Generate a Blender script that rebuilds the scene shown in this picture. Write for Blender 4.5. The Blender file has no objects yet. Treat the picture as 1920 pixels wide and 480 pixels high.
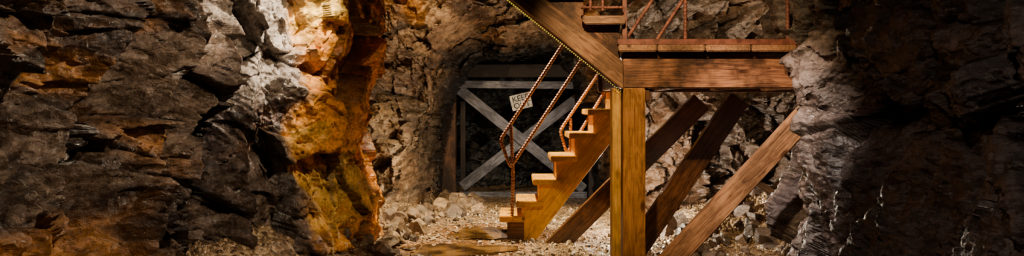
import bpy, bmesh, math, random
import numpy as np
from mathutils import Vector, Matrix
random.seed(4); rng=np.random.default_rng(7)
scene=bpy.context.scene
COL=scene.collection
F=1507.0; CH=1.1
def P(px,py,D): return Vector(((px-960)/F*D, D, CH+(200-py)/F*D))

# ---------------------------------------------------------------- noise
def h3(ix,iy,iz,s):
    n=(ix.astype(np.int64)*374761393+iy.astype(np.int64)*668265263+iz.astype(np.int64)*2147483647+s*974634777)&0xFFFFFFFF
    n=((n^(n>>13))*1274126177)&0xFFFFFFFF
    n=((n^(n>>15))*2246822519)&0xFFFFFFFF
    n=n^(n>>16)
    return n.astype(np.float64)/4294967296.0
def vn(p,s=0):
    i=np.floor(p).astype(np.int64); f=p-i; f=f*f*f*(f*(f*6-15)+10)
    r=0
    for a in (0,1):
        for b in (0,1):
            for c in (0,1):
                w=(f[:,0] if a else 1-f[:,0])*(f[:,1] if b else 1-f[:,1])*(f[:,2] if c else 1-f[:,2])
                r=r+w*h3(i[:,0]+a,i[:,1]+b,i[:,2]+c,s)
    return r*2-1
def fbm(p,o=4,s=0,g=.5):
    r=0;a=1;t=0
    for k in range(o):
        r=r+a*vn(p*2.03**k+k*7.3,s+k); t+=a; a*=g
    return r/t
def facets(p,s=0):
    i=np.floor(p).astype(np.int64); n=len(p)
    d1=np.full(n,9.); d2=np.full(n,9.); disp=np.zeros(n); idv=np.zeros(n)
    for a in (-1,0,1):
        for b in (-1,0,1):
            for c in (-1,0,1):
                cx,cy,cz=i[:,0]+a,i[:,1]+b,i[:,2]+c
                dx=p[:,0]-(cx+h3(cx,cy,cz,s+1)); dy=p[:,1]-(cy+h3(cx,cy,cz,s+2)); dz=p[:,2]-(cz+h3(cx,cy,cz,s+3))
                d=np.sqrt(dx*dx+dy*dy+dz*dz)
                g=(h3(cx,cy,cz,s+4)*2-1)*dx+(h3(cx,cy,cz,s+5)*2-1)*dy+(h3(cx,cy,cz,s+6)*2-1)*dz
                hid=h3(cx,cy,cz,s+7)
                m=d<d1
                d2=np.where(m,d1,np.minimum(d2,d)); d1=np.where(m,d,d1)
                disp=np.where(m,1.5*g+(hid-.5)*.35,disp); idv=np.where(m,hid,idv)
    return disp,d2-d1,idv
def ss(a,b,x):
    t=np.clip((x-a)/(b-a),0,1); return t*t*(3-2*t)
def rot(p,ax,ang):
    R=np.array(Matrix.Rotation(math.radians(ang),3,ax)); return p@R.T

# ---------------------------------------------------------------- materials
def newmat(name):
    m=bpy.data.materials.new(name); m.use_nodes=True
    nt=m.node_tree; return m,nt,nt.nodes['Principled BSDF']
def N(nt,t,**k):
    n=nt.nodes.new(t)
    for a,b in k.items():
        if a in n.inputs: n.inputs[a].default_value=b
        else: setattr(n,a,b)
    return n
def ramp(nt,fac,stops):
    r=nt.nodes.new('ShaderNodeValToRGB'); e=r.color_ramp.elements
    while len(e)<len(stops): e.new(.5)
    for q,(p,c) in zip(e,stops):
        q.position=p; q.color=(c,c,c,1) if not hasattr(c,'__len__') else (*c,1)
    nt.links.new(fac,r.inputs[0]); return r.outputs[0]
def mul(nt,a,b,mode='MULTIPLY',f=1.0):
    m=nt.nodes.new('ShaderNodeMix'); m.data_type='RGBA'; m.blend_type=mode
    m.inputs[0].default_value=f
    nt.links.new(a,m.inputs[6]); nt.links.new(b,m.inputs[7]); return m.outputs[2]
def facetheight(nt,vec,scale):
    L=nt.links
    v=N(nt,'ShaderNodeTexVoronoi',Scale=scale); L.new(vec,v.inputs['Vector'])
    s=N(nt,'ShaderNodeVectorMath',operation='SUBTRACT'); L.new(vec,s.inputs[0]); L.new(v.outputs['Position'],s.inputs[1])
    c=N(nt,'ShaderNodeVectorMath',operation='SUBTRACT'); L.new(v.outputs['Color'],c.inputs[0]); c.inputs[1].default_value=(.5,.5,.5)
    d=N(nt,'ShaderNodeVectorMath',operation='DOT_PRODUCT'); L.new(s.outputs[0],d.inputs[0]); L.new(c.outputs[0],d.inputs[1])
    m=N(nt,'ShaderNodeMath',operation='MULTIPLY'); L.new(d.outputs['Value'],m.inputs[0]); m.inputs[1].default_value=1.6
    return m.outputs[0]

def rockmat(name,rough=(.22,.6),bump=.5,sc=1.0,strat=(0,30,0),spec=.6,st=2.4,fine=.45):
    m,nt,b=newmat(name); L=nt.links
    tc=N(nt,'ShaderNodeTexCoord'); at=N(nt,'ShaderNodeAttribute',attribute_name='Col')
    mp=N(nt,'ShaderNodeMapping'); mp.inputs['Rotation'].default_value=[math.radians(a) for a in strat]
    mp.inputs['Scale'].default_value=(1,1,st)
    nd=N(nt,'ShaderNodeTexNoise',Scale=11*sc,Detail=4); L.new(tc.outputs['Object'],nd.inputs['Vector'])
    sb=N(nt,'ShaderNodeVectorMath',operation='MULTIPLY_ADD'); L.new(nd.outputs['Color'],sb.inputs[0]); sb.inputs[1].default_value=(.07,.07,.07); L.new(tc.outputs['Object'],sb.inputs[2])
    L.new(sb.outputs[0],mp.inputs[0])
    n1=N(nt,'ShaderNodeTexNoise',Scale=7*sc,Detail=10,Roughness=.66); L.new(mp.outputs[0],n1.inputs['Vector'])
    n2=N(nt,'ShaderNodeTexNoise',Scale=40*sc,Detail=6,Roughness=.7); L.new(tc.outputs['Object'],n2.inputs['Vector'])
    c=mul(nt,at.outputs['Color'],ramp(nt,n1.outputs[0],[(.34,.45),(.5,1.0),(.66,1.5)]))
    c=mul(nt,c,ramp(nt,n2.outputs[0],[(.35,.65),(.65,1.3)]))
    L.new(c,b.inputs['Base Color']); b.inputs['Specular IOR Level'].default_value=spec
    L.new(ramp(nt,n1.outputs[0],[(.38,rough[0]),(.62,rough[1])]),b.inputs['Roughness'])
    f1=facetheight(nt,mp.outputs[0],8*sc); f2=facetheight(nt,mp.outputs[0],24*sc)
    b0=N(nt,'ShaderNodeBump',Strength=min(1,bump*1.1),Distance=.8); L.new(f1,b0.inputs['Height'])
    b00=N(nt,'ShaderNodeBump',Strength=bump*fine,Distance=.7); L.new(f2,b00.inputs['Height']); L.new(b0.outputs[0],b00.inputs['Normal'])
    b1=N(nt,'ShaderNodeBump',Strength=bump,Distance=.07); L.new(n1.outputs[0],b1.inputs['Height']); L.new(b00.outputs[0],b1.inputs['Normal'])
    b2=N(nt,'ShaderNodeBump',Strength=bump,Distance=.014); L.new(n2.outputs[0],b2.inputs['Height']); L.new(b1.outputs[0],b2.inputs['Normal'])
    L.new(b2.outputs[0],b.inputs['Normal'])
    return m

def woodmat(name,dark,light,rough=.55,spec=.4,knots=True,bump=.35,blot=.5):
    m,nt,b=newmat(name); L=nt.links
    tc=N(nt,'ShaderNodeTexCoord'); oi=N(nt,'ShaderNodeObjectInfo')
    add=N(nt,'ShaderNodeVectorMath',operation='ADD'); L.new(tc.outputs['Object'],add.inputs[0])
    sc=N(nt,'ShaderNodeVectorMath',operation='SCALE'); sc.inputs['Scale'].default_value=3.7
    L.new(oi.outputs['Location'],sc.inputs[0]); L.new(sc.outputs[0],add.inputs[1])
    mp=N(nt,'ShaderNodeMapping'); mp.inputs['Scale'].default_value=(1.2,9,9); L.new(add.outputs[0],mp.inputs[0])
    n=N(nt,'ShaderNodeTexNoise',Scale=2.2,Detail=3,Distortion=.6); L.new(mp.outputs[0],n.inputs['Vector'])
    w=N(nt,'ShaderNodeMath',operation='MULTIPLY'); w.inputs[1].default_value=38; L.new(n.outputs[0],w.inputs[0])
    sn=N(nt,'ShaderNodeMath',operation='SINE'); L.new(w.outputs[0],sn.inputs[0])
    mp2=N(nt,'ShaderNodeMapping'); mp2.inputs['Scale'].default_value=(3,80,80); L.new(add.outputs[0],mp2.inputs[0])
    n2=N(nt,'ShaderNodeTexNoise',Scale=1.5,Detail=5,Roughness=.7); L.new(mp2.outputs[0],n2.inputs['Vector'])
    ad=N(nt,'ShaderNodeMath',operation='MULTIPLY_ADD'); L.new(sn.outputs[0],ad.inputs[0]); ad.inputs[1].default_value=.08; L.new(n2.outputs[0],ad.inputs[2])
    c=ramp(nt,ad.outputs[0],[(.28,dark),(.68,light)])
    n3=N(nt,'ShaderNodeTexNoise',Scale=4,Detail=6,Roughness=.65); L.new(add.outputs[0],n3.inputs['Vector'])
    c=mul(nt,c,ramp(nt,n3.outputs[0],[(.40,1-blot),(.58,1.1)]))
    if knots:
        mp3=N(nt,'ShaderNodeMapping'); mp3.inputs['Scale'].default_value=(3.2,8,8); L.new(add.outputs[0],mp3.inputs[0])
        v=N(nt,'ShaderNodeTexVoronoi',Scale=1.0); L.new(mp3.outputs[0],v.inputs['Vector'])
        c=mul(nt,c,ramp(nt,v.outputs['Distance'],[(.07,(.25,.17,.12)),(.16,(1,1,1))]))
    L.new(c,b.inputs['Base Color']); b.inputs['Roughness'].default_value=rough; b.inputs['Specular IOR Level'].default_value=spec
    bu=N(nt,'ShaderNodeBump',Strength=bump,Distance=.006); L.new(ad.outputs[0],bu.inputs['Height']); L.new(bu.outputs[0],b.inputs['Normal'])
    return m
W_beam=woodmat('wood_timber',(.15,.060,.028),(.50,.25,.12),.45)
W_red=woodmat('wood_red_timber',(.09,.030,.016),(.40,.17,.075),.42,blot=.8)
W_post=woodmat('wood_post',(.17,.060,.014),(.54,.24,.06),.4)
W_postl=woodmat('wood_post_light',(.38,.17,.02),(.80,.44,.09),.4,blot=.3)
W_yel=woodmat('wood_yellow_stair',(.46,.21,.008),(.88,.46,.02),.35,blot=.35)
W_dark=woodmat('wood_dark_wet',(.05,.018,.007),(.20,.08,.03),.22,.6)
W_grey=woodmat('wood_weathered_grey',(.05,.05,.06),(.25,.25,.29),.7,knots=False)
W_old=woodmat('wood_old_dark',(.008,.005,.004),(.030,.018,.012),.7,knots=False)
W_rot=woodmat('wood_rotten_brown',(.03,.014,.008),(.16,.07,.03),.6,knots=False,blot=.8)

def rustmat():
    m,nt,b=newmat('rusty_rebar'); L=nt.links
    tc=N(nt,'ShaderNodeTexCoord'); n=N(nt,'ShaderNodeTexNoise',Scale=60,Detail=5); L.new(tc.outputs['Object'],n.inputs['Vector'])
    L.new(ramp(nt,n.outputs[0],[(.35,(.20,.08,.05)),(.55,(.44,.21,.13)),(.7,(.7,.45,.32))]),b.inputs['Base Color'])
    b.inputs['Roughness'].default_value=.4; b.inputs['Metallic'].default_value=.3
    bu=N(nt,'ShaderNodeBump',Strength=.4,Distance=.003); L.new(n.outputs[0],bu.inputs['Height']); L.new(bu.outputs[0],b.inputs['Normal'])
    return m
RUST=rustmat()

# ---------------------------------------------------------------- rock sheets
def catmull(C,t):
    n=len(C); i=np.clip(np.floor(t).astype(int),0,n-2); f=(t-i)
    f=f.reshape((-1,)+(1,)*(C.ndim-1))
    g=lambda k: C[np.clip(k,0,n-1)]
    a,b,c,d=g(i-1),g(i),g(i+1),g(i+2)
    return .5*((2*b)+(-a+c)*f+(2*a-5*b+4*c-d)*f*f+(-a+3*b-3*c+d)*f**3)
def gridmesh(name,V,nr,nc,col,mat,flip=False):
    idx=np.arange(nr*nc).reshape(nr,nc)
    q=np.stack([idx[:-1,:-1],idx[:-1,1:],idx[1:,1:],idx[1:,:-1]],-1).reshape(-1,4)
    if flip: q=q[:,::-1]
    me=bpy.data.meshes.new(name)
    me.vertices.add(len(V)); me.vertices.foreach_set('co',V.astype(np.float32).ravel())
    me.loops.add(q.size); me.loops.foreach_set('vertex_index',q.ravel().astype(np.int32))
    me.polygons.add(len(q)); me.polygons.foreach_set('loop_start',(np.arange(len(q))*4).astype(np.int32))
    me.update(calc_edges=True); me.validate()
    me.polygons.foreach_set('use_smooth',np.ones(len(q),bool))
    ca=me.color_attributes.new('Col','FLOAT_COLOR','POINT')
    ca.data.foreach_set('color',np.c_[np.clip(col,0,1),np.ones(len(V))].astype(np.float32).ravel())
    me.materials.append(mat)
    o=bpy.data.objects.new(name,me); COL.objects.link(o); return o
def normals(V,nr,nc):
    G=V.reshape(nr,nc,3); du=np.gradient(G,axis=1); dv=np.gradient(G,axis=0)
    n=np.cross(du,dv); n/=np.linalg.norm(n,axis=2,keepdims=True)+1e-9
    return n.reshape(-1,3)
def rockdisp(V,tilt,amp=(.16,.13,.06,.022),s=0,stretch=(1,1,.55),warp=.07):
    p=rot(V,'Y',tilt)*np.array(stretch)
    w=np.stack([fbm(V*2.1+9,3,s+50),fbm(V*2.1+33,3,s+60),fbm(V*2.1+71,3,s+70)],1)
    pw=p+w*warp
    f1,e1,_=facets(pw*1.9,s); f2,e2,_=facets((pw+w*.02)*4.6,s+11); f3,e3,_=facets((pw+w*.02)*11,s+23); f4,e4,_=facets(pw*25,s+29)
    d=amp[0]*fbm(V*1.1,3,s)*1.6+amp[1]*f1+amp[2]*f2+amp[3]*f3+amp[3]*.42*f4
    d-=.03*np.exp(-(e1/.04)**2)+.008*np.exp(-(e2/.05)**2)
    d+=.03*fbm(p*3.0,5,s+31,.6)+.014*fbm(V*22,4,s+41,.6)
    return d,e1,e2
def mixc(a,b,m): return a*(1-m[:,None])+b*m[:,None]
C=lambda *c: np.array(c)[None,:]

# ---- left wall
R_left=rockmat('rock_wet_brown',(.07,.36),.55,strat=(0,35,0),spec=1.0)
zl=np.array([-.35,.35,.95,1.5,2.1,2.8,3.7])
base=[(-2.6,-1.2),(-2.4,1.5),(-2.25,3.2),(-2.17,3.9),(-2.02,4.5),(-1.82,4.95),(-1.45,5.2),(-1.2,5.6),(-1.07,6.1),(-1.3,6.9),(-1.9,7.8),(-2.3,9.0)]
offx=np.array([
 [0,0,.02,.05,.05,.00,-.04,-.03,-.03,0,0,0],
 [0,0,.04,.05,.02,.02,-.02,-.03,-.02,0,0,0],
 [0,0,-.03,-.06,.02,.06,.04,.0,.0,0,0,0],
 [0,0,-.02,.02,.06,.10,.08,.03,.03,0,0,0],
 [0,.1,.10,.12,.14,.16,.12,.08,.08,.08,.1,.2],
 [.3,.4,.4,.4,.4,.35,.3,.25,.25,.25,.3,.4],
 [.9,1,1,1,1,.95,.9,.85,.85,.85,.9,1]])
CT=np.zeros((len(zl),len(base),3))
for r in range(len(zl)):
    for c,(x,y) in enumerate(base): CT[r,c]=(x+offx[r,c],y-offx[r,c]*.4,zl[r])
nr,nc=430,860
tr=np.linspace(0,1,nr); tr=np.interp(tr,[0,.88,1],[0,4.3,6])
uc=np.linspace(0,1,nc); uc=np.interp(uc,[0,.04,.93,1],[0,2,9,11])
A=catmull(CT,tr); A=catmull(np.swapaxes(A,0,1),uc); A=np.swapaxes(A,0,1)
V=A.reshape(-1,3); U=np.tile(uc,nr); Z=V[:,2].copy()
n=normals(V,nr,nc)
d,e1,e2=rockdisp(V,40,amp=(.15,.20,.09,.026),s=3)
q=U+ (Z-1)*(-.55)+.22*fbm(V*1.5,3,91)
fold=np.abs(((q*1.35)%1)-.5)*2
d+= (.46*(fold-.5))*ss(2,3,U)*(1-ss(5.0,5.8,U))*(1-.7*ss(1.4,1.8,Z))
sgn=1 if (n.reshape(nr,nc,3)[150,500]@np.array([1,-1,0]))>0 else -1
Vd=V+n*(sgn*d*(1-.45*ss(6.0,7.2,U)))[:,None]
a=fbm(V*2.3,5,120); b_=fbm(rot(V,'Y',40)*np.array([1.2,1.2,4]),5,130)
col=mixc(C(.042,.024,.016),C(.16,.105,.068),ss(-.35,.45,b_))
col=mixc(col,C(.48,.19,.02),ss(.06,.46,a+.26*(1.0-Z)-.10*(U-3.5)*(U>3.5))*.8)
pale=ss(4.6,5.3,U+.35*a)*(1-ss(6.0,6.5,U+.3*a))
col=mixc(col,C(.42,.34,.27),pale*ss(-.35,.3,b_+.75*(Z-1.15)))
col=mixc(col,C(.10,.050,.025),pale*ss(.1,.4,-b_-.2*a)*.8)
org=ss(5.9,6.4,U+.7*a+.15*b_+.40*(Z-1.1))*(1-ss(8.9,9.5,U))
col=mixc(col,C(1.0,.37,.006),org)
col=mixc(col,C(1.0,.60,.10),org*ss(-.05,.35,b_))
col=mixc(col,C(.32,.11,.02),org*ss(.25,.5,-a)*.7)
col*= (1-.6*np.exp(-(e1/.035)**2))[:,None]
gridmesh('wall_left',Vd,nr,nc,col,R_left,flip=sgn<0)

# ---- back wall with tunnel mouth
R_back=rockmat('rock_back_brown',(.12,.5),.5,spec=.9)
nr,nc=380,640
xs=np.linspace(-2.6,4.4,nc); zs=np.interp(np.linspace(0,1,nr),[0,.88,1],[-.35,2.5,3.8])
X,Zg=np.meshgrid(xs,zs); X=X.ravel(); Z=Zg.ravel()
p2=np.c_[X,X*0,Z]
y0=np.interp(X,[-2.6,-1.5,-.5,.6,1.4,2.4,3.2,4.4],[7.9,8.0,8.1,8.0,7.8,7.4,6.9,6.4])+ .25*(1-ss(0,.8,Z))-.35*ss(2.0,3.6,Z)
rr=((np.abs(X-.07)/.97)**2.3+(np.maximum(Z,0)/1.80)**2.3)**(1/2.3)+.10*fbm(p2*1.9,5,210,.6)
y=y0+(9.2-y0)*(1-ss(.98,1.30,rr))+1.9*(1-ss(.90,.99,rr))
V=np.c_[X,y,Z]; n=np.tile(np.array([[0,-1.,0]]),(len(V),1))
d,e1,e2=rockdisp(V,-25,amp=(.18,.28,.13,.03),s=300,stretch=(1,1,.8))
Vd=V+n*(d*(1-.5*(rr<.9)))[:,None]; Vd[:,0]+=.25*d*np.sign(X)
a=fbm(V*1.9,5,220); b_=fbm(rot(V,'Y',-35)*np.array([1.2,1.2,4]),5,230)
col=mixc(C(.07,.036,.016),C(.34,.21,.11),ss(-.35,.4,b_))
col=mixc(col,C(.48,.20,.03),ss(-.05,.35,a)*.7)
col=mixc(col,C(.42,.31,.20),(1-ss(-1.0,-.7,X))*(1-ss(.9,1.3,Z))*.55)
col=mixc(col,C(.060,.034,.021),ss(.9,1.3,X+.3*a)*(1-ss(1.5,1.9,Z))*.88)  # wet brown rock, with the shade under the landing darkened into its colour
col=mixc(col,C(.20,.145,.11),ss(.9,1.4,X)*ss(1.5,1.9,Z)*.8)
col=mixc(col,C(.010,.008,.006),1-ss(.98,1.14,rr))  # unlit dark of the tunnel mouth put into the rock colour
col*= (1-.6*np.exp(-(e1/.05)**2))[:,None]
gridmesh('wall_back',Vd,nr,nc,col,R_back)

# ---- right wall
R_right=rockmat('rock_grey_purple',(.12,.45),.5,strat=(0,-42,0),st=3.6,spec=.9,fine=.3)
zr=np.array([-.35,.17,.42,.66,.85,1.05,1.25,1.5,1.85,2.4,3.0,3.7])
pb=[(3.6,8.2),(2.7,6.7),(1.85,5.35),(1.72,4.95),(1.80,4.35),(1.88,3.7),(1.9,3.1),(1.95,2.4),(2.2,1.2),(2.5,-1.2)]
edge=[-.20,-.13,-.02,.07,.15,.24,.15,.02,-.02,-.17,-.5,-1.2]
CT=np.zeros((len(zr),len(pb),3))
for r in range(len(zr)):
    for c,(x,y) in enumerate(pb):
        k=[.3,.6,1,1,.9,.6,.5,.5,.4,.4][c] if zr[r]<2 else 1
        CT[r,c]=(x+edge[r]*k,y,zr[r])
nr,nc=400,520
tr=np.interp(np.linspace(0,1,nr),[0,.88,1],[0,9,11]); uc=np.interp(np.linspace(0,1,nc),[0,.12,.92,1],[0,1.3,7,9])
A=catmull(CT,tr); A=catmull(np.swapaxes(A,0,1),uc); A=np.swapaxes(A,0,1)
V=A.reshape(-1,3); U=np.tile(uc,nr); Z=V[:,2].copy(); n=normals(V,nr,nc)
sgn=1 if (n.reshape(nr,nc,3)[150,300]@np.array([-1,-.3,0]))>0 else -1
d,e1,e2=rockdisp(V,48,amp=(.12,.16,.045,.012),s=500,stretch=(.5,1,1.3) )
Vd=V+n*(sgn*d)[:,None]
a=fbm(V*1.9,5,520); b_=fbm(rot(V,'Y',48)*np.array([1.2,1.2,5]),5,530)
col=mixc(C(.065,.045,.040),C(.26,.19,.17),ss(-.3,.4,b_))
col=mixc(col,C(.20,.075,.04),ss(-.1,.4,a)*ss(3.6,4.8,U)*.85)
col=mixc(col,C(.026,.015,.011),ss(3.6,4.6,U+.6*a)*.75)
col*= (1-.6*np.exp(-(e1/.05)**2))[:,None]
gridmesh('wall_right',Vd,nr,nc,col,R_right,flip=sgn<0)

# ---- ceiling
nr,nc=90,90
X,Y=np.meshgrid(np.linspace(-2.8,4.2,nc),np.linspace(-1.2,9,nr)); X=X.ravel();Y=Y.ravel()
V=np.c_[X,Y,3.55+X*0]; V[:,2]+=.3*fbm(V*1.2,4,700)
gridmesh('ceiling',V,nr,nc,np.tile(C(.12,.09,.07),(len(V),1)),R_back,flip=True)

# ---- floor
def floormat():
    m,nt,b=newmat('wet_gravel'); L=nt.links
    tc=N(nt,'ShaderNodeTexCoord')
    v=N(nt,'ShaderNodeTexVoronoi',Scale=42); L.new(tc.outputs['Object'],v.inputs['Vector'])
    v2=N(nt,'ShaderNodeTexVoronoi',Scale=95); L.new(tc.outputs['Object'],v2.inputs['Vector'])
    n=N(nt,'ShaderNodeTexNoise',Scale=1.6,Detail=5); L.new(tc.outputs['Object'],n.inputs['Vector'])
    sep=N(nt,'ShaderNodeSeparateColor'); L.new(v.outputs['Color'],sep.inputs[0])
    at=N(nt,'ShaderNodeAttribute',attribute_name='Col')
    c=ramp(nt,sep.outputs[0],[(.0,(.07,.045,.025)),(.5,(.22,.145,.075)),(1,(.52,.39,.24))])
    c=mul(nt,c,at.outputs['Color'])
    L.new(c,b.inputs['Base Color']); b.inputs['Specular IOR Level'].default_value=.9
    L.new(ramp(nt,n.outputs[0],[(.4,.08),(.6,.3)]),b.inputs['Roughness'])
    bu=N(nt,'ShaderNodeBump',Strength=.8,Distance=.02); bu.invert=True; L.new(v.outputs['Distance'],bu.inputs['Height'])
    b2=N(nt,'ShaderNodeBump',Strength=.5,Distance=.008); b2.invert=True; L.new(v2.outputs['Distance'],b2.inputs['Height']); L.new(bu.outputs[0],b2.inputs['Normal'])
    L.new(b2.outputs[0],b.inputs['Normal']); return m
nr,nc=420,360
X,Y=np.meshgrid(np.linspace(-2.8,3.8,nc),np.interp(np.linspace(0,1,nr),[0,.1,1],[-1.2,4.5,11.3])); X=X.ravel();Y=Y.ravel()
V=np.c_[X,Y,X*0]
V[:,2]=.03*fbm(V*1.3,4,800)+.008*fbm(V*9,3,810)+.30*ss(1.3,2.4,X)*(.5+.5*ss(5,7,Y))+.25*(1-ss(-1.6,-.8,X))
f2,e2,_=facets(V*6,820); rk=ss(1.1,1.8,X)+1-ss(-1.5,-.9,X)
V[:,2]+=.07*f2*np.clip(rk,0,1)
PUD=[(-.44,6.25,.44,.30),(-.22,7.1,.36,.36)]
pm=0
for (cx,cy,rx,ry) in PUD:
    g_=np.exp(-(((X-cx)/(rx*1.25))**2+((Y-cy)/(ry*1.3))**2)**2); pm=np.maximum(pm,g_)
V[:,2]=V[:,2]*(1-pm)+(-.030)*pm+.006*fbm(V*14,3,840)
tone=.95+.3*fbm(V*2.5,4,830)
colf=np.c_[tone*1.0,tone*.93,tone*.85]
colf=mixc(colf,C(.75,.46,.20),np.clip(pm*1.6,0,1))
gridmesh('floor',V,nr,nc,colf,floormat())
def zfloor(x,y):
    i=np.argmin((X-x)**2+(Y-y)**2); return V[i,2]
m,nt,b=newmat('muddy_water'); b.inputs['Roughness'].default_value=.02; b.inputs['Specular IOR Level'].default_value=1.0
b.inputs['Coat Weight'].default_value=1.0; b.inputs['Coat Roughness'].default_value=.02
tc=N(nt,'ShaderNodeTexCoord'); nn=N(nt,'ShaderNodeTexNoise',Scale=5,Detail=4); nt.links.new(tc.outputs['Object'],nn.inputs['Vector'])
nt.links.new(ramp(nt,nn.outputs[0],[(.42,(.07,.035,.012)),(.60,(.32,.17,.05))]),b.inputs['Base Color'])
for kk,(cx,cy,rx,ry) in enumerate(PUD):
    bm=bmesh.new(); vs=[]
    for i in range(72):
        t=i/72*2*math.pi; r=1+.16*math.sin(3*t+1+kk)+.12*math.sin(5*t+kk)+.08*math.sin(9*t+2)+.04*math.sin(17*t)
        vs.append(bm.verts.new((cx+rx*r*math.cos(t),cy+ry*r*math.sin(t),-.012)))
    bm.faces.new(vs); me=bpy.data.meshes.new('puddle'); bm.to_mesh(me); bm.free(); me.materials.append(m)
    o=bpy.data.objects.new('puddle',me); COL.objects.link(o)

# ---- stones
STM=rockmat('loose_stone',(.3,.65),.3,sc=2)
def stones(name,items,colr):
    Vs=[];Fs=[];Cs=[];o=0
    for (x,y,z,r,sd) in items:
        bm=bmesh.new(); bmesh.ops.create_icosphere(bm,subdivisions=4 if r>.035 else (2 if r>.018 else 1),radius=1)
        v=np.array([q.co[:] for q in bm.verts]); f=[[q.index for q in fa.verts] for fa in bm.faces]; bm.free()
        rg=np.random.default_rng(sd)
        for k in range(9):
            d=rg.normal(size=3); d/=np.linalg.norm(d); h=rg.uniform(.4,.75); t=v@d-h; v=v-np.outer(np.maximum(t,0),d)
        v*=rg.uniform(.7,1.3,3); v=v@np.array(Matrix.Rotation(rg.uniform(0,6.28),3,'Z')).T
        v=v*r+np.array([x,y,z]); Vs.append(v); Fs+= [[i+o for i in q] for q in f]; o+=len(v)
        t=rg.uniform(.6,1.25); Cs.append(np.tile(np.array(colr[rg.integers(len(colr))])*t,(len(v),1)))
    V_=np.vstack(Vs); C_=np.vstack(Cs)
    me=bpy.data.meshes.new(name); me.from_pydata(V_.tolist(),[],Fs); me.update()
    ca=me.color_attributes.new('Col','FLOAT_COLOR','POINT'); ca.data.foreach_set('color',np.c_[np.clip(C_,0,1),np.ones(len(V_))].astype(np.float32).ravel())
    me.materials.append(STM); ob=bpy.data.objects.new(name,me); COL.objects.link(ob); return ob
it=[]; sd=0
def inpud(x,y): return any(((x-cx)/rx)**2+((y-cy)/ry)**2<1.25 for cx,cy,rx,ry in PUD)
def scat(n,x0,x1,y0,y1,r0,r1,zz=.35):
    global sd
    for k in range(n):
        sd+=1; x=random.uniform(x0,x1); y=random.uniform(y0,y1); r=r0+(r1-r0)*random.random()**2
        if inpud(x,y): continue
        it.append((x,y,zfloor(x,y)+r*zz,r,sd))
scat(60,-1.15,-.80,6.3,7.9,.03,.11); scat(34,-.95,-.5,7.9,9.3,.04,.13); scat(18,-.75,-.35,8.4,9.2,.05,.13)
scat(40,-1.25,-.85,5.7,6.8,.02,.08); scat(30,-.9,-.3,7.2,8.6,.015,.05)
stones('rubble_stones',it,[(.18,.12,.07),(.27,.18,.10),(.12,.08,.05)])
it=[]; scat(60,1.3,2.3,5.6,7.2,.03,.13)
stones('rubble_stones',it,[(.12,.085,.06),(.16,.11,.08)])
it=[]; scat(2300,-1.0,1.5,5.5,8.8,.006,.022,.4)
stones('gravel',it,[(.28,.20,.11),(.42,.32,.20),(.13,.09,.05),(.60,.47,.32)])

# ---------------------------------------------------------------- carpentry
def empty(name,loc=(0,0,0)):
    e=bpy.data.objects.new(name,None); COL.objects.link(e); e.location=loc; e.empty_display_size=.1; return e
def attach(o,parent):
    o.parent=parent; o.matrix_parent_inverse=Matrix.Translation(parent.location).inverted()
def beam(name,p0,p1,h,w,mat,parent=None,yaxis=(0,1,0),bev=.006):
    p0=Vector(p0);p1=Vector(p1); x=(p1-p0); Ln=x.length; x.normalize()
    y=Vector(yaxis); y=(y-x*y.dot(x)).normalized(); z=x.cross(y)
    bm=bmesh.new(); bmesh.ops.create_cube(bm,size=1)
    for v in bm.verts: v.co=Vector((v.co.x*Ln,v.co.y*w,v.co.z*h))
    bmesh.ops.bevel(bm,geom=bm.edges[:],offset=bev,segments=2,affect='EDGES')
    me=bpy.data.meshes.new(name); bm.to_mesh(me); bm.free(); me.materials.append(mat)
    o=bpy.data.objects.new(name,me); COL.objects.link(o)
    M=Matrix((x,y,z)).transposed().to_4x4(); M.translation=(p0+p1)/2; o.matrix_world=M
    if parent: attach(o,parent)
    return o
def plate(name,pts,y0,y1,mat,parent=None,org=None):
    bm=bmesh.new(); a=[bm.verts.new((x,y0,z)) for x,z in pts]; f=bm.faces.new(a)
    r=bmesh.ops.extrude_face_region(bm,geom=[f]); 
    for v in r['geom']:
        if isinstance(v,bmesh.types.BMVert): v.co.y=y1
    bmesh.ops.recalc_face_normals(bm,faces=bm.faces[:])
    bmesh.ops.bevel(bm,geom=bm.edges[:],offset=.004,segments=1,affect='EDGES')
    ang=org or 0; M=Matrix.Rotation(-ang,4,'Y'); M.translation=Vector((pts[0][0],y0,pts[0][1]))
    bmesh.ops.transform(bm,matrix=M.inverted(),verts=bm.verts[:])
    me=bpy.data.meshes.new(name); bm.to_mesh(me); bm.free(); me.materials.append(mat)
    o=bpy.data.objects.new(name,me); COL.objects.link(o); o.matrix_world=M
    if parent: attach(o,parent)
    return o
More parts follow.
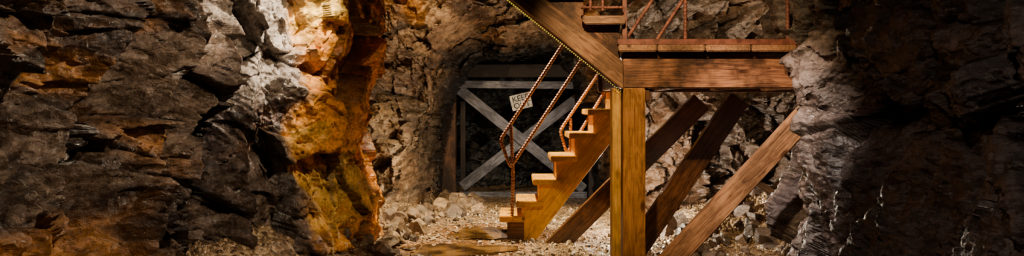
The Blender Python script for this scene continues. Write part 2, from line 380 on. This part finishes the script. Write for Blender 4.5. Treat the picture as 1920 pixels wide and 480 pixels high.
def rebar(name,pts,r,parent,mat=RUST):
    pts=[Vector(p) for p in pts]
    path=[pts[0]]
    for i in range(1,len(pts)-1):
        a,b,c=pts[i-1],pts[i],pts[i+1]; k=min(.04,(a-b).length*.4,(c-b).length*.4)
        s=b+(a-b).normalized()*k; e=b+(c-b).normalized()*k
        for t in (0,.25,.5,.75,1): path.append(s*(1-t)**2+b*2*t*(1-t)+e*t*t)
    path.append(pts[-1])
    sm=[];step=.006
    for a,b in zip(path,path[1:]):
        n_=max(1,int((b-a).length/step))
        for k in range(n_): sm.append(a.lerp(b,k/n_))
    sm.append(path[-1])
    bm=bmesh.new(); prev=None; up=Vector((0,1,0)); S=10
    for i,p in enumerate(sm):
        t=(sm[min(i+1,len(sm)-1)]-sm[max(i-1,0)]).normalized(); u=(up-t*up.dot(t)).normalized(); w=t.cross(u)
        rad=r*(1.22 if i%4==0 else .88)
        ring=[bm.verts.new(p+(u*math.cos(2*math.pi*k/S)+w*math.sin(2*math.pi*k/S))*rad) for k in range(S)]
        if prev:
            for k in range(S): bm.faces.new((prev[k],prev[(k+1)%S],ring[(k+1)%S],ring[k]))
        else: bm.faces.new(ring)
        prev=ring
    bm.faces.new(prev[::-1]); bmesh.ops.recalc_face_normals(bm,faces=bm.faces[:])
    me=bpy.data.meshes.new(name); bm.to_mesh(me); bm.free(); me.materials.append(mat)
    for q in me.polygons: q.use_smooth=True
    o=bpy.data.objects.new(name,me); COL.objects.link(o); attach(o,parent); return o

# ---- landing platform
LP=empty('landing_platform',(1.2,5.0,0))
beam('front_beam',(.69,5.05,1.307),(1.98,5.05,1.307),.182,.09,W_red,LP)
beam('back_beam',(.69,6.45,1.307),(2.4,6.45,1.307),.182,.09,W_dark,LP)
beam('side_joist',(.74,5.1,1.31),(.74,6.4,1.31),.17,.06,W_dark,LP,yaxis=(1,0,0))
for k,x in enumerate((1.15,1.6,2.0)):
    beam('joist_%d'%(k+1),(x,5.1,1.31),(x,6.4,1.31),.17,.05,W_dark,LP,yaxis=(1,0,0))
beam('ledger',(.69,5.06,1.418),(1.98,5.06,1.418),.04,.07,W_dark,LP)
xe=[.655,.897,1.195,1.478,1.76,2.05]
for k in range(5):
    beam('deck_plank_%d'%(k+1),((xe[k]+xe[k+1])/2,4.96,1.462),((xe[k]+xe[k+1])/2,6.7,1.462),.042,xe[k+1]-xe[k]-.008,W_beam,LP,yaxis=(1,0,0))
beam('post',(.762,5.07,-.1),(.762,5.07,1.216),.138,.138,W_post,LP)
beam('post_cap_block',(.69,5.09,1.175),(.865,5.09,1.175),.08,.12,W_red,LP)
beam('post_side_plank',(.656,5.10,-.1),(.656,5.10,1.216),.052,.14,W_postl,LP)
beam('back_post',(1.0,6.45,-.1),(1.0,6.45,1.22),.1,.1,W_dark,LP)
beam('diagonal_brace_front',P(1520,206,4.95),P(1195,555,4.95),.128,.09,W_beam,LP)
beam('diagonal_brace_middle',P(1385,185,5.7),P(1175,492,5.7),.15,.09,W_dark,LP)
beam('diagonal_brace_rear',P(1315,190,6.3),P(1035,468,6.5),.16,.09,W_dark,LP)
beam('floor_strut',P(1385,320,6.0),P(1490,388,5.8),.05,.05,W_rot,LP)

# ---- landing railing
LR=empty('landing_railing',(1.2,5.0,1.48))
m_,nt_,b_s=newmat('rusted_red_steel')
tc=N(nt_,'ShaderNodeTexCoord'); nn=N(nt_,'ShaderNodeTexNoise',Scale=25,Detail=6); nt_.links.new(tc.outputs['Object'],nn.inputs['Vector'])
nt_.links.new(ramp(nt_,nn.outputs[0],[(.35,(.12,.035,.024)),(.65,(.30,.10,.065))]),b_s.inputs['Base Color']); b_s.inputs['Roughness'].default_value=.55
STEEL=m_
beam('kick_strip',(.655,5.0,1.502),(1.78,5.0,1.502),.034,.03,STEEL,LR,bev=.003)
beam('corner_post',(.70,5.0,1.50),(.70,5.0,2.55),.026,.026,STEEL,LR,bev=.003)
D=5.02
rebar('upright_1',[P(1285,78,D),P(1285,-150,D)],.012,LR,STEEL)
rebar('upright_2',[P(1477,78,D),P(1477,-150,D)],.012,LR,STEEL)
rebar('diagonal_1',[P(1178,68,D),P(1296,-110,D)],.012,LR,STEEL)
rebar('diagonal_2',[P(1232,74,D),P(1352,-110,D)],.012,LR,STEEL)
rebar('top_rail',[(.70,5.0,2.54),(1.95,5.0,2.54)],.014,LR,STEEL)
rebar('mid_bar',[P(1090,14,4.93),P(1168,14,4.93)],.009,LR,STEEL)
rebar('stub_1',[P(1107,20,4.93),P(1107,-150,4.93)],.010,LR,STEEL)
rebar('stub_2',[P(1130,20,4.93),P(1130,-150,4.93)],.010,LR,STEEL)

# ---- upper flight
UF=empty('upper_staircase',(.3,5.3,1.5))
def S(px,py,D=5.0): v=P(px,py,D); return (v.x,v.z)
sl=math.atan2(165,205)
NS=6
def upstr(nm,y0,y1,lift=0):
    a=S(1168,168); L_=1.85
    dx,dz=-math.cos(sl),math.sin(sl); nx,nz=math.sin(sl),math.cos(sl)
    w=.135
    p=[(a[0],a[1]+lift),(a[0]+dx*L_,a[1]+lift+dz*L_),(a[0]+dx*L_+nx*w,a[1]+dz*L_+nz*w+lift),(a[0],a[1]+w/nz+lift)]
    plate(nm,p,y0,y1,W_beam,UF,org=-sl)
    rise=.182; run=rise/math.tan(sl)
    x=S(1163,0)[0]; z=1.48; top=[(x+.0,a[1]+.1),(x,z)]
    for k in range(NS):
        z+=rise; top.append((x,z-.045)); x-=run; top.append((x,z-.045))
    end=top[-1]
    low=(end[0],a[1]+lift+.06+(a[0]-end[0])*math.tan(sl))
    plate(nm+'_carriage',top+[low],y0+.035,y1+.03,W_red,UF,org=-sl)
upstr('front_stringer',4.985,5.02); upstr('rear_stringer',5.56,5.6,.06)
rise=.182; run=rise/math.tan(sl); x=S(1168,0)[0]; z=1.48
for k in range(NS):
    z+=rise
    beam('tread_%d'%(k+1),(x-run/2-.01,4.955,z-.022),(x-run/2-.01,5.66,z-.022),.045,run+.035,W_red,UF,yaxis=(1,0,0))
    beam('tread_front_board_%d'%(k+1),(x-run-.02,4.95,z-.03),(x+.005,4.95,z-.03),.05,.03,W_beam,UF)
    x-=run
m,nt,b=newmat('edge_bead_emissive'); b.inputs['Base Color'].default_value=(.6,.48,.06,1); b.inputs['Emission Color'].default_value=(.85,.68,.04,1); b.inputs['Emission Strength'].default_value=.6  # small emissive yellow beads in a row along the stringer's lower edge
bm=bmesh.new(); a=S(1163,170); 
for k in range(118):
    t=k*.0155; c=Vector((a[0]-math.cos(sl)*t,4.99,a[1]-.003+math.sin(sl)*t))
    bmesh.ops.create_icosphere(bm,subdivisions=1,radius=.0035+.0035*min(1,k/75),matrix=Matrix.Translation(c))
me=bpy.data.meshes.new('stringer_edge_beads'); bm.to_mesh(me); bm.free(); me.materials.append(m)
o=bpy.data.objects.new('stringer_edge_beads',me); COL.objects.link(o)

# ---- lower flight
LF=empty('lower_staircase',(.4,7.0,0))
YN,YF=6.70,7.22
tx=[.036,.178,.325,.476,.631,.785]; tz=[.309,.491,.687,.878,1.075,1.275]
def stringer(nm,y0,y1,mat):
    pts=[]
    for k in range(6):
        pts.append((tx[k]+.045,tz[k]-.035))
        nxt=tx[k+1]+.045 if k<5 else .93
        pts.append((nxt,tz[k]-.035))
    pts+=[(.95,1.40),(.98,1.40),(.98,1.0)]
    pts+=[(.20,-.02),(.08,-.02)]
    plate(nm,pts,y0,y1,mat,LF,org=math.radians(52))
stringer('near_stringer',YN+.02,YN+.075,W_yel); stringer('far_stringer',YF-.075,YF-.02,W_dark)
for k in range(6):
    beam('tread_%d'%(k+1),(tx[k]+.11,YN-.03,tz[k]-.02),(tx[k]+.11,YF+.03,tz[k]-.02),.05,.225,W_yel,LF,yaxis=(1,0,0))
    beam('riser_%d'%(k+1),(tx[k]+.058,YN+.07,tz[k]-.125),(tx[k]+.058,YF-.07,tz[k]-.125),.15,.02,W_yel,LF,yaxis=(1,0,0))
beam('foot_tread',(0,YN-.03,.165),(0,YF+.03,.165),.05,.21,W_yel,LF,yaxis=(1,0,0))
beam('foot_block_near',(-.04,YN+.05,.065),(.10,YN+.05,.065),.15,.09,W_dark,LF)
beam('foot_block_far',(-.04,YF-.05,.065),(.10,YF-.05,.065),.15,.09,W_dark,LF)
D=6.70
HN=empty('rebar_handrail',(0,6.70,0))
rebar('rail_loop',[P(1120,-15,D),P(938,262,D),P(957,314,D),P(1100,98,D)],.0155,HN)
rebar('rail_post',[P(958,236,D),P(962,330,D),(.0,D,.17)],.0150,HN)
D=7.2
HF=empty('rebar_handrail',(0,7.2,0))
rebar('rail_loop',[P(1165,75,D),P(1050,245,D),P(1063,288,D),P(1150,145,D)],.0155,HF)
rebar('rail_post',[P(1070,222,D),(.52,D,.66)],.0150,HF)

# ---- gate
G=empty('tunnel_gate',(0,9.8,0)); D=9.8
def gb(nm,a,b_,h,mat,dy=0,w=.05): beam(nm,P(a[0],a[1],D+dy),P(b_[0],b_[1],D+dy),h,w,mat,G)
gb('left_post',(838,378),(838,140),.22,W_rot,-.08,.2)
gb('right_post',(1118,378),(1118,140),.2,W_old,-.08,.2)
gb('lintel',(825,133),(1135,133),.15,W_old,-.08,.18)
gb('top_rail',(858,158),(1105,160),.09,W_grey)
gb('bottom_rail',(862,367),(1105,367),.10,W_grey)
gb('cross_brace_1',(862,168),(1095,355),.125,W_grey,.05)
gb('cross_brace_2',(1098,172),(866,350),.125,W_grey,.10)
gb('middle_rail',(868,190),(868,350),.06,W_old,.12)

# ---- sign
m,nt,b=newmat('sign_white_paint'); tc=N(nt,'ShaderNodeTexCoord'); nn=N(nt,'ShaderNodeTexNoise',Scale=18,Detail=6); nt.links.new(tc.outputs['Object'],nn.inputs['Vector'])
nt.links.new(ramp(nt,nn.outputs[0],[(.35,(.28,.22,.15)),(.55,(.62,.58,.5))]),b.inputs['Base Color']); b.inputs['Roughness'].default_value=.6
SG=empty('keep_out_sign',P(977,190,9.66))
bm=bmesh.new(); bmesh.ops.create_cube(bm,size=1)
for v in bm.verts: v.co=Vector((v.co.x*.25,v.co.y*.012,v.co.z*.185))
bmesh.ops.bevel(bm,geom=bm.edges[:],offset=.004,segments=1,affect='EDGES')
me=bpy.data.meshes.new('board'); bm.to_mesh(me); bm.free(); me.materials.append(m)
bo=bpy.data.objects.new('board',me); COL.objects.link(bo); bo.parent=SG
m2,nt2,b2=newmat('sign_black_paint'); b2.inputs['Base Color'].default_value=(.02,.02,.02,1)
for t,zz in (('KEEP',.038),('OUT',-.045)):
    cu=bpy.data.curves.new('lettering_'+t.lower(),'FONT'); cu.body=t; cu.size=.095; cu.align_x='CENTER'; cu.align_y='CENTER'; cu.extrude=.001; cu.offset=.0015
    cu.materials.append(m2); to=bpy.data.objects.new('lettering_'+t.lower(),cu); COL.objects.link(to); to.parent=SG
    to.location=(0,-.0075,zz); to.rotation_euler=(math.pi/2,0,0)
SG.rotation_euler=(0,math.radians(-14),0)

# ---------------------------------------------------------------- lights
def spot(nm,loc,tgt,W,col,ang=60,blend=.5,r=.03):
    l=bpy.data.lights.new(nm,'SPOT'); l.energy=W; l.color=col; l.spot_size=math.radians(ang); l.spot_blend=blend; l.shadow_soft_size=r
    o=bpy.data.objects.new(nm,l); COL.objects.link(o); o.location=loc
    o.rotation_euler=(Vector(tgt)-Vector(loc)).to_track_quat('-Z','Y').to_euler(); return o
def point(nm,loc,W,col,r=.03):
    l=bpy.data.lights.new(nm,'POINT'); l.energy=W; l.color=col; l.shadow_soft_size=r
    o=bpy.data.objects.new(nm,l); COL.objects.link(o); o.location=loc
WARM=(1,.66,.26); NEU=(1,.76,.44); COOL=(.85,.88,1)
spot('mine_lamp_orange_wall',(-.15,5.0,2.1),(-1.05,5.95,1.15),2300,(1,.78,.40),52,.6)
spot('mine_lamp_pale_ridge',(-.5,4.3,2.6),(-1.6,5.12,1.55),620,(1,.86,.68),36,.8)
spot('fill_left_wall',(-.2,3.4,2.7),(-2.1,4.2,.8),250,(1,.78,.54),85,.9)  # unseen fill light added from above to lift the left rock
spot('mine_lamp_floor',(-.3,7.0,2.8),(-.05,7.3,0),1250,NEU,70,.6)
spot('mine_lamp_arch',(-.6,6.2,2.7),(-.9,8.2,1.5),270,(1,.72,.38),56,.8)
spot('mine_lamp_stairs',(-.5,4.9,2.3),(.6,6.8,.6),1450,WARM,46,.7)
point('mine_lamp_under_landing',(1.04,7.1,.45),130,(1,.86,.66))
spot('mine_lamp_landing',(.3,3.2,2.6),(1.05,5.0,1.2),300,(1,.72,.36),52,.8)
spot('mine_lamp_upper_rock',(1.6,6.0,2.7),(1.6,7.6,2.0),80,NEU,80,.7)
spot('mine_lamp_right_rock',(.75,4.1,2.2),(1.72,5.0,.5),250,(1,.82,.70),46,1.0)
spot('fill_right_wall',(.7,1.6,2.0),(2.0,3.4,.4),55,(1,.76,.60),70,1.0)  # unseen fill light added from the camera side for the far right rock
spot('mine_lamp_gate',(.3,7.3,2.6),(0,9.8,.9),32,COOL,28,.9)
w=bpy.data.worlds.new('World'); scene.world=w; w.use_nodes=True
w.node_tree.nodes['Background'].inputs[0].default_value=(.5,.45,.4,1); w.node_tree.nodes['Background'].inputs[1].default_value=.01

cam=bpy.data.cameras.new('Camera'); co=bpy.data.objects.new('Camera',cam); COL.objects.link(co)
cam.sensor_width=36; cam.lens=36*F/1920; cam.shift_y=-40/1920; cam.clip_end=100
co.location=(0,0,CH); co.rotation_euler=(math.pi/2,0,0); scene.camera=co
